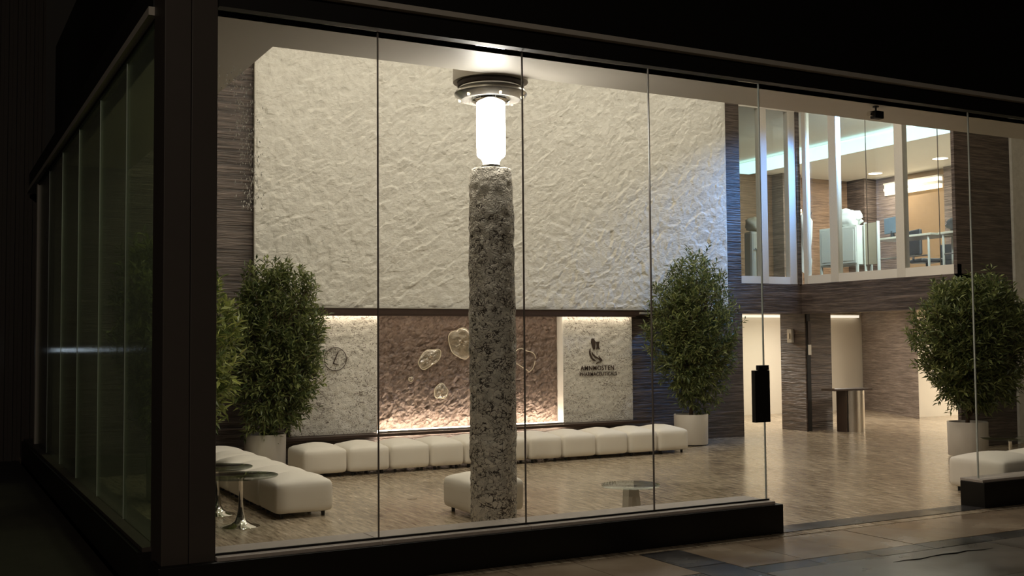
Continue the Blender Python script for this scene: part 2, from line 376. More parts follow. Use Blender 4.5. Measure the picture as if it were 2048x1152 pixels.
pll = empty('wall_plinth_left', (0, 0, 0)); struct(pll, 'black stone plinth along the left glass side', 'plinth')
MB().box(1.30, 1.62, 7.75, 17.6, -.05, .29).build('plinth_body', M['black'], pll)
MB().box(1.33, 1.58, 7.75, 17.6, .29, .32).build('ledge', M['pillar'], pll)

# --- corner pillar
cp = empty('wall_corner_pillar', (0, 0, 0)); struct(cp, 'dark bronze corner pillar between the two glass sides', 'pillar')
MB().box(1.39, 1.565, 7.40, 7.78, -.05, 4.6).build('cladding_panel', M['pillar'], cp, bevel=.005)
MB().box(1.568, 1.742, 7.40, 7.78, -.05, 4.6).build('cladding_panel', M['pillar'], cp, bevel=.005)

# --- front glass
wf = empty('window_1', (0, 0, 0)); struct(wf, 'frameless full-height front glazing left of the doorway', 'window')
JX = [1.742, 2.92, 4.14, 5.36, 6.57]
for i in range(4):
    MB().box(JX[i] + .004, JX[i+1] - .004, YF - .006, YF + .006, .285, 3.995).build('pane', M['glass'], wf)
for i in range(1, 4):
    MB().box(JX[i] - .004, JX[i] + .004, YF - .008, YF + .008, .285, 3.995).build('pane_joint', M['joint'], wf)
MB().box(6.566, 6.574, YF - .008, YF + .008, .285, 3.995).build('pane_edge', M['steel_edge'], wf)
wr = empty('window_2', (0, 0, 0)); struct(wr, 'frameless full-height glazing right of the doorway', 'window')
for i in range(5):
    x0 = 9.345 + 1.3 * i
    MB().box(x0 + .004, x0 + 1.296, YF - .006, YF + .006, .285, 3.995).build('pane', M['glass'], wr)
    MB().box(x0 - .005, x0 + .005, YF - .008, YF + .008, .285, 3.995).build('pane_edge' if i == 0 else 'pane_joint', M['steel_edge'] if i == 0 else M['joint'], wr)
# --- left glass
wl = empty('window_3', (0, 0, 0)); struct(wl, 'rain-streaked glass side of the lobby left of the corner pillar', 'window')
JY = [7.78, 9.09, 10.58, 12.13, 13.67, 15.18, 16.60]
for i in range(6):
    MB().box(XL - .006, XL + .006, JY[i] + .005, JY[i+1] - .005, .32, 3.985).build('pane', M['glass_wet'], wl)
for i in range(1, 6):
    MB().box(XL - .009, XL + .009, JY[i] - .006, JY[i] + .006, .32, 3.985).build('pane_joint', M['steel_edge'], wl)
MB().box(XL - .03, XL + .03, 16.60, 16.75, .30, 4.0).build('end_frame', M['coping'], wl)
MB().box(XL - .02, XL + .02, 7.78, 16.6, 3.965, 3.995).build('head_channel', M['blackmet'], wl)

# --- fascia and coping
t2 = empty('trim_2', (0, 0, 0)); struct(t2, 'black fascia beam with pale coping above the front glass', 'fascia')
MB().box(1.742, 17, 7.36, 7.60, 4.0, 4.14).build('fascia_board', M['blackmet'], t2)
MB().box(1.742, 17, 7.30, 7.62, 4.145, 4.185).build('coping_strip', M['coping'], t2)
t3 = empty('trim_3', (0, 0, 0)); struct(t3, 'pale coping band above the left glass side', 'fascia')
MB().box(1.35, 1.60, 7.78, 17.9, 4.0, 4.06).build('coping_strip', M['coping'], t3)
MB().box(1.38, 1.60, 7.78, 17.9, 4.06, 4.30).build('fascia_board', M['blackmet'], t3)

# --- soffit and hall ceiling
ce = empty('ceiling', (0, 0, 0)); struct(ce, 'pale painted soffit along the glass and the high ceiling behind it', 'ceiling')
MB().box(1.745, 17, 7.45, 8.20, SOF, 4.14).build('soffit', M['soffit'], ce)
MB().box(1.43, 1.745, 7.785, 16.6, SOF, 4.14).box(1.745, 2.352, 8.20, 16.6, SOF, 4.14).build('soffit', M['soffit'], ce)
MB().box(1.62, 17, 8.06, 8.20, 4.14, HALL_Z).build('upstand', M['paint_w'], ce)
MB().box(2.21, 2.352, 8.20, YB, 4.14, HALL_Z).build('upstand', M['paint_w'], ce)
MB().box(2.21, 17, 8.06, YB + .3, HALL_Z, HALL_Z + .2).build('high_ceiling', M['paint_w'], ce)
MB().box(2.05, 17, 7.95, 8.055, 4.14, 7.15).build('outer_cladding', M['blackmet'], ce)
MB().box(2.05, 2.205, 8.055, 21.2, 4.14, 7.15).build('outer_cladding', M['blackmet'], ce)
# round plate of the soffit that carries the column lamp
MB().lathe([(.335, SOF + .001), (.335, SOF + .14)], 48, 4.41, 8.50).build('lamp_plate', M['soffit'], ce, smooth=True, auto=40)

# --- back wall (niche for the mural between x 5.79 and 8.94)
wb = empty('wall_back', (0, 0, 0)); struct(wb, 'dark split-stone back wall of the lobby', 'wall')
MB().box(1.45, 2.30, YB, YB + .3, 0, 4.1).build('wall_face', M['ledger'], wb)
MB().box(2.30, 5.79, YB, YB + .3, 0, HALL_Z).build('wall_face', M['ledger'], wb)
MB().box(5.79, 8.94, YB + .14, YB + .3, 0, HALL_Z).build('wall_face', M['ledger'], wb)
MB().box(8.94, 12.67, YB, YB + .3, 0, HALL_Z).build('wall_face', M['ledger'], wb)
MB().box(5.79, 8.94, YB, YB + .14, 2.2, HALL_Z).build('wall_face', M['ledger'], wb)
MB().box(5.79, 8.94, YB, YB + .14, 0, .36).build('wall_face', M['ledger'], wb)
# upper beam, front-facing then left-facing
wbm = empty('wall_beam', (0, 0, 0)); struct(wbm, 'dark split-stone beam over the corridor openings', 'wall')
MB().box(12.67, 14.37, YB, YB + .3, 2.155, 2.69).build('beam_face', M['ledger'], wbm)
MB().box(XB, XB + .3, 11.47, YB, 2.155, 2.69).build('beam_face', M['ledger'], wbm)
MB().box(12.67, XB + .3, YB, YB + .3, 5.9, HALL_Z).build('head_face', M['paint'], wbm)
MB().box(XB, XB + .3, 11.47, YB, 5.9, HALL_Z).build('head_face', M['paint'], wbm)
# right block, front-facing
wrb = empty('wall_right', (0, 0, 0)); struct(wrb, 'dark split-stone wall behind the right-hand plant', 'wall')
MB().box(XB, 15.42, 11.47, 11.53, 0, HALL_Z).build('wall_face', M['ledger'], wrb)
MB().box(15.37, 17.0, 11.42, 11.469, 0, HALL_Z).build('side_face', M['white_stone'], wrb)
MB().box(17.0, 17.2, 7.2, 11.75, 0, HALL_Z).build('end_face', M['paint'], wrb)
# corner pillar below the beams
wp = MB().box(14.30, 14.95, 15.05, 15.70, 0, 2.3).build('wall_pillar', M['ledger']); struct(wp, 'dark split-stone pillar under the beam corner', 'pillar')
gp = MB().box(14.33, 14.42, 15.035, 15.049, 0, 2.25).build('recess_strip', M['rubber'], wp)

# --- corridor under the office
wc = empty('wall_corridor', (0, 0, 0)); struct(wc, 'brightly lit cream walls of the corridor behind the openings', 'wall')
MB().box(11.5, 20.3, 19.0, 19.2, 0, 2.5).build('wall_face', M['paint'], wc)
MB().box(11.5, 11.7, 15.2, 19.0, 0, 2.5).build('wall_face', M['paint'], wc)
MB().box(18.75, 24.0, 16.42, 16.55, 0, 2.5).build('wall_face', M['paint'], wc)
MB().box(23.0, 23.2, 11.75, 16.4, 0, 2.5).build('wall_face', M['paint'], wc)
dw = MB().add([(19.85, 18.97, 0), (18.40, 16.05, 0), (18.55, 16.3, 0), (20.0, 18.97, 0), (19.85, 18.97, 2.5), (18.40, 16.05, 2.5), (18.55, 16.3, 2.5), (20.0, 18.97, 2.5)],
              [(0, 1, 5, 4), (1, 2, 6, 5), (2, 3, 7, 6), (3, 0, 4, 7), (4, 5, 6, 7), (3, 2, 1, 0)]).build('dark_face', M['ledger_lt'], wc)
sl = MB().box(12.67, 24, YB + .3, 21.1, 2.32, 2.595).box(XB + .3, 24, 11.53, YB + .3, 2.32, 2.6).build('ceiling_corridor', M['paint_w']); struct(sl, 'white corridor ceiling below the upper office', 'ceiling')
MB().box(11.5, 12.67, YB + .3, 19.2, 2.32, 2.6).build('ceiling_panel', M['paint_w'], sl)

# --- office shell
wo = empty('wall_office', (0, 0, 0)); struct(wo, 'brown stone walls of the upper office', 'wall')
OZ = 5.85
MB().box(12.0, 22.0, 20.9, 21.1, 2.6, OZ).build('back_face', M['ledger_warm'], wo)
MB().box(21.95, 22.15, 11.47, 21.1, 2.6, OZ).build('right_face', M['ochre'], wo)
MB().box(21.45, 22.0, 20.3, 20.9, 2.6, OZ).build('corner_pier', M['ledger'], wo)
MB().box(21.88, 21.95, 19.6, 20.3, 2.6, OZ).build('stone_face', M['ledger_lt'], wo)
MB().box(21.75, 21.95, 16.4, 18.05, 2.6, OZ).build('stone_face', M['ledger'], wo)
MB().box(12.0, 12.2, YB + .3, 20.9, 2.6, OZ).build('left_face', M['ledger'], wo)
MB().box(18.85, 19.45, 20.5, 20.9, 2.6, OZ).build('inner_pier', M['ledger_lt'], wo)
MB().box(15.3, 22.0, 11.53, 11.66, 2.6, OZ).build('front_face', M['paint'], wo)
co = MB().box(12.0, 22.1, YB + .02, 21.1, OZ, OZ + .15).box(XB + .02, 22.1, 11.53, YB + .02, OZ, OZ + .15).build('ceiling_office', M['paint_w']); struct(co, 'cream ceiling of the upper office', 'ceiling')

# --- office windows
wo1 = empty('window_4', (0, 0, 0)); struct(wo1, 'narrow upper office window facing the front', 'window')
MB().box(12.67, 13.14, YB + .03, YB + .04, 2.85, 5.84).build('pane', M['glass_office'], wo1)
MB().box(13.31, 13.82, YB + .03, YB + .04, 2.85, 5.84).build('pane', M['glass_office'], wo1)
MB().box(13.14, 13.31, YB + .005, YB + .12, 2.69, 5.86).build('mullion', M['cream_frame'], wo1, bevel=.004)
MB().box(13.82, 13.99, YB + .005, YB + .12, 2.69, 5.86).build('mullion', M['cream_frame'], wo1, bevel=.004)
MB().box(13.99, 14.07, YB - .02, YB + .14, 2.69, 5.86).build('corner_post', M['ledger'], wo1)
MB().box(12.67, 13.82, YB + .01, YB + .10, 2.69, 2.82).build('bottom_rail', M['paint_w'], wo1)
wo2 = empty('window_5', (0, 0, 0)); struct(wo2, 'wide upper office window along the right side', 'window')
for y0, y1 in ((14.14, 14.70), (13.30, 13.955), (12.66, 13.295), (11.81, 12.487), (11.54, 11.805)):
    MB().box(XB + .03, XB + .04, y0, y1, 2.85, 5.84).build('pane', M['glass_office'], wo2)
MB().box(XB + .005, XB + .10, 14.70, 14.80, 2.69, 5.86).build('mullion', M['cream_frame'], wo2, bevel=.004)
MB().box(XB + .005, XB + .12, 13.955, 14.14, 2.69, 5.86).build('mullion', M['cream_frame'], wo2, bevel=.004)
MB().box(XB + .005, XB + .12, 12.487, 12.66, 2.69, 5.86).build('mullion', M['cream_frame'], wo2, bevel=.004)
MB().box(XB + .01, XB + .10, 11.47, 14.75, 2.69, 2.84).build('bottom_rail', M['paint_w'], wo2)
for y in (13.2975, 11.8075): MB().box(XB + .03, XB + .042, y - .004, y + .004, 2.84, 5.84).build('pane_joint', M['joint'], wo2)

# --- ribbed dark wall of the neighbouring yard
wn = empty('wall_neighbour', (0, 0, 0)); struct(wn, 'dark ribbed wall beyond the left side', 'wall')
MB().box(-8, 1.62, 18.2, 18.4, -.05, 14).build('wall_face', M['pillar'], wn)
rb = MB().box(-.03, .03, -.04, 0, -.05, 14).mesh('rib'); rb.materials.append(M['pillar'])
for k in range(24):
    o = bpy.data.objects.new('rib', rb); C.objects.link(o); o.parent = wn; o.location = (1.54 - .12 * k, 18.2, 0)

# ================================================================= wall panels on the back wall
def relief_mesh(x0, x1, z0, z1, nx, nz, yfront, amp, fn, thick):
    """closed slab whose front face is a real relief; y = yfront is the mean front plane"""
    vs = []; fs = []
    for j in range(nz + 1):
        for i in range(nx + 1):
            x = x0 + (x1 - x0) * i / nx; z = z0 + (z1 - z0) * j / nz
            e = min(1, min(i, nx - i) / 2.0 + .15, min(j, nz - j) / 2.0 + .15)
            vs.append((x, yfront - amp * fn(x, z) * e, z))
    for j in range(nz):
        for i in range(nx):
            a = j * (nx + 1) + i; fs.append((a, a + 1, a + nx + 2, a + nx + 1))
    n = len(vs); yb = yfront + thick
    per = [i for i in range(nx + 1)] + [j * (nx + 1) + nx for j in range(1, nz + 1)] + [nz * (nx + 1) + i for i in range(nx - 1, -1, -1)] + [j * (nx + 1) for j in range(nz - 1, 0, -1)]
    for p in per: vs.append((vs[p][0], yb, vs[p][2]))
    m = len(per)
    for k in range(m):
        k2 = (k + 1) % m; fs.append((per[k2], per[k], n + k, n + k2))
    fs.append(tuple(n + k for k in range(m))[::-1][::-1])
    b = MB(); b.v = vs; b.f = fs; return b
import numpy as np
def facet_field(cell, seed, bias, sx=1.0):
    """hewn surface: every jittered cell is a small tilted plane (u, v in metres)"""
    rg = np.random.RandomState(seed); n = 64
    jit = rg.rand(n, n, 2); gr = rg.randn(n, n, 2) * .8 + np.array(bias); hh = rg.rand(n, n)
    def f(u, v):
        gu = u / (cell * sx); gv = v / cell; iu = math.floor(gu); iv = math.floor(gv); ws = 0; val = 0
        for di in (-1, 0, 1):
            for dj in (-1, 0, 1):
                a = (iu + di) % n; c = (iv + dj) % n
                du = gu - (iu + di) - jit[a, c, 0]; dv = gv - (iv + dj) - jit[a, c, 1]
                wt = math.exp(-11 * (du * du + dv * dv)); ws += wt
                val += wt * (hh[a, c] * .5 + gr[a, c, 0] * du + gr[a, c, 1] * dv)
        return val / ws
    return f
_f1 = facet_field(.135, 1, (0, .5), 1.5); _f2 = facet_field(.060, 2, (0, .35), 1.3)
def chisel(x, z):      # hewn diagonal facets
    w1 = noise.noise(Vector((x * 2.2, z * 2.2, 4.2))) * .06
    u = x * .80 + z * .60 + w1; v = -x * .60 + z * .80 + w1 * 1.5
    return _f1(u, v) * .55 + _f2(u, v) * .32 + noise.noise(Vector((x * 1.6, z * 1.6, 9))) * .5
_f3 = facet_field(.085, 3, (0, .3), 1.3); _f4 = facet_field(.042, 4, (0, .2), 1.2)
def crag(x, z):
    w1 = noise.noise(Vector((x * 3, z * 3, 1.2))) * .04
    u = x * .8 + z * .6 + w1; v = -x * .6 + z * .8 + w1
    return _f3(u, v) * .5 + _f4(u, v) * .33 + noise.noise(Vector((x * 2.4, z * 2.4, 5))) * .35
def flake(x, z):
    p = Vector((x * 5, z * 5, 2)); return (1 - abs(noise.noise(p)) * 2) * .5 + noise.noise(p * 3.1) * .5
wpn = relief_mesh(3.98, 12.26, 2.20, 6.5, 410, 214, 14.75, .021, chisel, .05).build('feature_panel', M['white_stone'])
tag(wpn, 'huge white hewn-stone wall panel above the mural', 'wall panel')
MB().box(4.2, 12.1, 14.80, YB, 2.3, 6.4).build('mounting_frame', M['rubber'], wpn)
bar = MB().box(4.40, 10.75, 14.70, YB, 2.10, 2.195).build('lintel_bar', M['darkwood'], bevel=.004); tag(bar, 'dark brown lintel bar under the white stone panel', 'lintel')
MB().box(10.35, 10.62, 14.67, 14.70, 2.125, 2.16).build('end_plate', M['coping'], bar)
ln = MB().box(4.40, 10.75, 14.69, 14.70, 2.19, 2.199).build('edge_strip', M['coping'], bar)
gl = relief_mesh(4.505, 5.79, .40, 2.10, 60, 76, 14.79, .012, flake, .077).build('stone_panel', M['flecked_panel']); tag(gl, 'pale flecked stone panel with the clock, left of the mural', 'wall panel')
gr = relief_mesh(8.943, 10.26, .40, 2.10, 60, 76, 14.79, .012, flake, .077).build('stone_panel', M['flecked_panel']); tag(gr, 'pale flecked stone panel with the emblem, right of the mural', 'wall panel')
gr2 = MB().box(8.926, 8.942, 14.785, 15.0, .40, 2.10).build('return_face', M['paint_w'], gr)
mu = empty('relief_mural', (7.36, 14.95, .40), 0, 'rough brown stone relief mural with raised pale cell shapes', 'mural')
def in_mu(o): o.parent = mu; o.matrix_parent_inverse = Matrix.Translation((-7.36, -14.95, -.40)); return o
in_mu(relief_mesh(5.79, 8.925, .40, 2.10, 230, 126, 14.965, .040, crag, .02).build('relief_ground', M['brown_relief']))
rc = random.Random(8)
def cell(cx, cz, rx, rz, rot, dome=True, gap=None, rim=.008):
    """raised glassy cell: a wavy rim and, inside it, a low crumpled dome"""
    def P(f, a, y): 
        wob = 1 + .07 * math.sin(3 * a + cx * 7) + .05 * math.sin(5 * a + cz * 9)
        x = rx * f * wob * math.cos(a); z = rz * f * wob * math.sin(a)
        return (cx + x * math.cos(rot) - z * math.sin(rot), y, cz + x * math.sin(rot) + z * math.cos(rot))
    n = 36; b = MB()
    pts = [P(1, 2 * math.pi * k / n, 14.912) for k in range(n) if not (gap and gap[0] < 2 * math.pi * k / n < gap[1])]
    b.tube(pts, rim, 6, closed=not gap)
    r = in_mu(b.build('cell_rim', M['resin'], None, smooth=True))
    if dome:
        vs = []; fs = []; nr = 7
        for i in range(1, nr + 1):
            f = i / nr
            for k in range(n):
                a = 2 * math.pi * k / n
                q = min(.5, abs(noise.noise(Vector((f * math.cos(a) * 2.2 + cx * 9, f * math.sin(a) * 2.2, cz * 4)))) * 1.6)
                vs.append(P(f * .98, a, 14.915 - .026 * math.sqrt(max(0, 1 - f * f)) - .075 * (.5 - q) * (1 - f * .75)))
        for i in range(nr - 1):
            for k in range(n): fs.append((i*n+k, i*n+(k+1) % n, (i+1)*n+(k+1) % n, (i+1)*n+k))
        fs.append(tuple(range(n)))
        in_mu(MB().add(vs, fs).build('cell_dome', M['cell_glass'], None, smooth=True))
cell(6.67, 1.452, .205, .115, .55)
cell(7.20, 1.68, .20, .23, .3)
cell(6.86, .955, .11, .11, .3)
cell(8.28, 1.38, .21, .20, .2, False, (2.9, 4.9), .007)
cell(8.05, 1.06, .07, .08, 0)
cell(6.37, 1.15, .035, .03, .4)
# sill of the niche and light tubes
si = MB().box(4.30, 10.45, 14.56, 14.80, .355, .395).build('mural_sill', M['darkwood'], bevel=.003); tag(si, 'dark ledge running under the mural and stone panels', 'ledge')
def fixture(name, label, box, mat, hbox, hmat, cat='light'):
    e = empty(name, ((box[0] + box[1]) / 2, (box[2] + box[3]) / 2, box[4]), 0, label, cat)
    inv = Matrix.Translation(-e.location)
    o = MB().box(*box).build('light_tube', mat, e); o.matrix_parent_inverse = inv
    o = MB().box(*hbox).build('housing', hmat, e); o.matrix_parent_inverse = inv
    return e
fixture('cove_light', 'warm light strip along the foot of the mural', (5.80, 8.93, 14.80, 14.835, .397, .425), M['cove_low'], (5.80, 8.93, 14.765, 14.797, .395, .418), M['brushed'])
fixture('cove_light', 'warm light strip hidden behind the lintel bar', (4.55, 10.22, 14.712, 14.745, 2.086, 2.099), M['cove_glow'], (4.5, 10.28, 14.70, 14.711, 2.080, 2.10), M['darkwood'])
# clock
ck = empty('wall_clock', (5.152, 14.775, 1.467), 0, 'thin-rimmed round clock on the left stone panel', 'clock')
b = MB(); b.tube([(.165 * math.cos(2*math.pi*k/40), 0, .165 * math.sin(2*math.pi*k/40)) for k in range(40)], .0048, 6, True); b.build('rim', M['ink'], ck, smooth=True)
def bar2(p, q, wd, th=.006):
    p = Vector(p); q = Vector(q); d = (q - p).normalized(); n = Vector((0, 1, 0)).cross(d) * wd / 2
    vs = [p + n, p - n, q - n * .6, q + n * .6]; y = Vector((0, th, 0))
    return MB().add([v - y for v in vs] + [v + y for v in vs], [(0,1,2,3), (7,6,5,4), (0,4,5,1), (1,5,6,2), (2,6,7,3), (3,7,4,0)])
bar2((-.03, 0, -.06), (.045, 0, .115), .014).build('hand', M['ink'], ck)
bar2((-.035, 0, -.058), (.05, 0, -.085), .016).build('hand', M['ink'], ck)
for k in range(12):
    a = 2 * math.pi * k / 12; d = Vector((math.cos(a), 0, math.sin(a)))
    bar2(d * .128, d * .143, .010, .004).build('tick', M['ink'], ck)
# emblem and lettering
lg = empty('wall_emblem', (9.56, 14.775, 1.15), 0, 'dark emblem with two lines of lettering on the right stone panel', 'sign')
def PX(cx, cy): px = 1140 + cx / 10.47; py = 660 + cy / 10.47; return (9.531 + (px - 1188) * .00959 - 9.56, 1.731 - (py - 677) * .00806 - 1.15)
def emb(name, pts):
    poly = [PX(*p) for p in pts]
    ar = sum(poly[i][0] * poly[(i+1) % len(poly)][1] - poly[(i+1) % len(poly)][0] * poly[i][1] for i in range(len(poly)))
    if ar < 0: poly = poly[::-1]
    return MB().prism(poly, -.006, .008).build(name, M['ink'], lg)
emb('emblem_feather', [(428, 180), (468, 178), (512, 245), (505, 320), (498, 402), (462, 404), (440, 340), (415, 250)])
emb('emblem_feather', [(522, 248), (596, 240), (580, 290), (578, 350), (600, 400), (560, 385), (524, 406), (535, 330)])
emb('emblem_bowl', [(408, 378), (375, 440), (383, 520), (415, 590), (460, 640), (520, 650), (500, 630), (450, 585), (418, 530), (402, 470), (402, 420)])
emb('emblem_bowl', [(430, 450), (440, 510), (490, 570), (560, 600), (600, 640), (652, 650), (630, 600), (575, 545), (590, 590), (530, 560), (480, 520)])
emb('emblem_tail', [(512, 702), (540, 668), (640, 652), (585, 672)])
def letters(txt, x0, x1, z0, hgt, name):
    cu = bpy.data.curves.new('t', 'FONT'); cu.body = txt; cu.size = 1; cu.extrude = .05; cu.offset = .012; cu.space_character = 1.15
    to = bpy.data.objects.new('t', cu); C.objects.link(to)
    dg = bpy.context.evaluated_depsgraph_get(); me = bpy.data.meshes.new_from_object(to.evaluated_get(dg)); bpy.data.objects.remove(to)
    xs = [v.co.x for v in me.vertices]; ys = [v.co.y for v in me.vertices]
    sx = (x1 - x0) / (max(xs) - min(xs)); sz = hgt / (max(ys) - min(ys)); mx = min(xs); my = min(ys)
    for v in me.vertices: v.co = ((v.co.x - mx) * sx + x0 - 9.56, -.005 + v.co.z * .08, (v.co.y - my) * sz + z0 - 1.15)
    o = bpy.data.objects.new(name, me); C.objects.link(o); me.materials.clear(); me.materials.append(M['ink']); o.parent = lg; return o
letters('AMNMOSTEN', 9.245, 9.885, 1.222, .075, 'lettering')
letters('PHARMACEUTICALS', 9.232, 9.945, 1.132, .060, 'lettering')

# ================================================================= column and its lamp
def column_mesh():
    b = MB(); seg = 72; zs = []
    z = 0.0
    while z < 3.225: zs.append(z); z += .022
    zs.append(3.225)
    vs = []; fs = []
    for z in zs:
        base = .197 - .012 * max(0, (z - 2.4) / .8)
        if z > 3.05: base -= .022 * ((z - 3.05) / .175) ** 1.6
        for k in range(seg):
            a = 2 * math.pi * k / seg; c, s_ = math.cos(a), math.sin(a)
            p = Vector((c * .2 * 11, s_ * .2 * 11, z * 10))
            d = (1 - abs(noise.noise(p)) * 2) * .009 + noise.noise(p * 2.3) * .007 + noise.noise(p * .3) * .010
            r = base + d
            vs.append((r * c, r * s_, z))
    n = len(zs)
    for i in range(n - 1):
        for k in range(seg):
            k2 = (k + 1) % seg; fs.append((i*seg+k, i*seg+k2, (i+1)*seg+k2, (i+1)*seg+k))
    fs.append(tuple((n-1)*seg + k for k in range(seg))); fs.append(tuple(range(seg))[::-1])
    return b.add(vs, fs)
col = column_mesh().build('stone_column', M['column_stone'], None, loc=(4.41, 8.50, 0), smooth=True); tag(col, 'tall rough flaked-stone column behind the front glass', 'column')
lp = empty('column_lamp', (4.41, 8.50, 3.232), 0, 'glowing glass cylinder lamp between the stone column and the soffit', 'lamp')
MB().lathe([(.105, .0), (.105, .012), (.082, .018), (.080, .03)], 40).build('base_collar', M['chrome'], lp, smooth=True, auto=35)
MB().lathe([(.074, .03), (.074, .055), (.088, .085), (.118, .105), (.127, .125), (.129, .36), (.127, .60)], 48).build('glass_tube', M['tube_glow'], lp, smooth=True, auto=60)
MB().lathe([(.129, .585), (.150, .590), (.170, .605), (.175, .632), (.190, .640), (.205, .640)], 56, cap0=False, cap1=False).build('inner_collar', M['chrome'], lp, smooth=True, auto=35)
disc = MB().lathe([(.200, .622), (.262, .610), (.318, .650), (.325, .664), (.318, .680), (.285, .712), (.285, .722), (.2, .722)], 64).build('disc', M['alu'], lp, smooth=True, auto=35)
MB().lathe([(.292, .722), (.296, .730), (.296, .768), (.2, .768)], 64).build('gasket_ring', M['darkwood'], lp, smooth=True, auto=35)
for k in range(6):
    a = k * math.pi / 3 + .35; cx_, cy_ = .285 * math.cos(a), .285 * math.sin(a)
    MB().lathe([(.010, .612), (.014, .632)], 12, cx_, cy_).build('rim_bulb', M['warm_panel'], disc)
    area_light('rim_lamp', (4.41 + cx_, 8.50 + cy_, 3.232 + .60), (4.41 + cx_ * .55, 8.50 + cy_ * .55, 1.2), 2.6, WARM, .03, parent=None)
for k in range(8):
    a = k * math.pi / 4 + .2
    MB().lathe([(.008, .628), (.008, .640)], 10, .235 * math.cos(a), .235 * math.sin(a)).build('bolt', M['brushed'], disc)

# ================================================================= ottomans
def puff_box(sx, sy, z0, z1, rad, crown, seed):
    """soft upholstered block: rounded box with a crowned top, bulging sides, slight creases"""
    b = MB(); n = 10; vmap = {}; vs = []; fs = []
    hx, hy, hz = sx / 2, sy / 2, (z1 - z0) / 2; cz = (z0 + z1) / 2
    def pt(u, v, w):
        key = (round(u, 4), round(v, 4), round(w, 4))
        if key in vmap: return vmap[key]
        e = lambda t: math.copysign(1 - (1 - abs(t)) ** 1.7, t)
        p = Vector((e(u) * hx, e(v) * hy, e(w) * hz))
        q = Vector((max(-hx + rad, min(hx - rad, p.x)), max(-hy + rad, min(hy - rad, p.y)), max(-hz + rad, min(hz - rad, p.z))))
        d = p - q
        if d.length > 1e-9: p = q + d.normalized() * rad
        cr = (1 - (p.x / hx) ** 2) * (1 - (p.y / hy) ** 2)
        if p.z > 0: p.z += crown * cr * (p.z / hz)
        fz = 1 - (p.z / hz) ** 2 if abs(p.z) < hz else 0
        p.x *= 1 + .012 * fz * (1 - (p.y / hy) ** 2); p.y *= 1 + .012 * fz * (1 - (p.x / hx) ** 2 if abs(p.x) < hx else 0)
        nn = noise.noise(Vector((p.x * 5 + seed * 3.7, p.y * 5, p.z * 5))) * .008
        corner = abs(p.x / hx) * abs(p.y / hy)
        nn += noise.noise(Vector((p.x * 16 + seed, p.y * 16, p.z * 9))) * .008 * corner
        p *= 1 + nn
        vmap[key] = len(vs); vs.append((p.x, p.y, p.z + cz)); return vmap[key]
    g = [-1 + 2 * i / n for i in range(n + 1)]
    for s in (-1, 1):
        for i in range(n):
            for j in range(n):
                a, c, d, e2 = g[i], g[i+1], g[j], g[j+1]
                for q in ([(a, d, s), (c, d, s), (c, e2, s), (a, e2, s)], [(a, s, d), (a, s, e2), (c, s, e2), (c, s, d)], [(s, a, d), (s, c, d), (s, c, e2), (s, a, e2)]):
                    f = [pt(*t) for t in q]
                    fs.append(tuple(f if s > 0 else f[::-1]))
    return b.add(vs, fs)
FOOT = MB().lathe([(.018, 0), (.020, .05)], 12).mesh('foot'); FOOT.materials.append(M['rubber'])
def ottoman(cx, cy, sx, sy, label, group, seed, h=.365):
    e = empty('ottoman', (cx, cy, 0), 0, label, 'ottoman', group)
    puff_box(sx - .010, sy - .010, .045, h - .012, .056, .066, seed).build('cushion', M['fabric'], e, smooth=True)
    for a in (-1, 1):
        for c in (-1, 1):
            o = bpy.data.objects.new('foot', FOOT); C.objects.link(o); o.parent = e; o.location = (a * (sx / 2 - .09), c * (sy / 2 - .09), 0)
    return e
BX = [4.197, 4.787, 5.368, 5.935, 6.44, 6.94, 7.431, 7.982, 8.552, 9.108, 9.637, 10.211]
for i in range(11):
    lab = 'white ottoman at the left end of the bench below the mural' if i == 0 else 'white ottoman at the right end of the bench below the mural' if i == 10 else f'{ORD[i]} white ottoman from the left in the bench below the mural'
    ottoman((BX[i] + BX[i+1]) / 2, 13.60, BX[i+1] - BX[i] - .004, .74, lab, 'ottomans of the bench below the mural', i)
for i in range(6):
    lab = 'nearest white ottoman of the row beside the left glass tables' if i == 0 else 'farthest white ottoman of the row beside the left glass tables' if i == 5 else f'{ORD[i]} white ottoman from the front in the row beside the left glass tables'
    ottoman(3.295, 10.645 + .63 * i, .60, .626, lab, 'ottomans of the row beside the left glass', 20 + i)
ottoman(4.92, 9.71, .60, .68, 'single white ottoman half hidden behind the stone column', None, 40)
ottoman(10.47, 8.07, .76, .74, 'white ottoman behind the right plinth beside the doorway', 'ottomans right of the doorway', 41, .39)
ottoman(11.24, 8.07, .76, .74, 'white ottoman at the right picture edge behind the right plinth', 'ottomans right of the doorway', 42, .39)

# ================================================================= tables
def glass_table(cx, cy, h, r, label):
    e = empty('glass_table', (cx, cy, 0), 0, label, 'table', 'round glass tables')
    MB().lathe([(r - .004, h - .012), (r, h - .008), (r, h - .002), (r - .003, h)], 56).build('table_top', M['glass_table'], e, smooth=True, auto=40)
    MB().lathe([(.175, 0), (.175, .006), (.165, .012), (.10, .026), (.055, .055), (.036, .10), (.024, .16), (.020, .24), (.020, h - .04), (.030, h - .025), (.05, h - .014)], 40).build('pedestal', M['chrome'], e, smooth=True, auto=40)
    return e
glass_table(2.62, 10.15, .475, .34, 'round smoked-glass table on a chrome pedestal, nearest the corner pillar')
glass_table(2.60, 10.97, .475, .34, 'round glass table on a chrome pedestal, behind the nearest one')
glass_table(11.85, 8.95, .45, .34, 'round glass table at the right picture edge behind the ottomans')
t3_ = empty('low_glass_table', (5.93, 8.60, 0), 0, 'low round glass table on a pale tapered leg behind the front glass', 'table')
MB().lathe([(.275, .318), (.28, .322), (.28, .330), (.276, .334)], 56).build('table_top', M['glass_table'], t3_, smooth=True, auto=40)
b = MB(); 
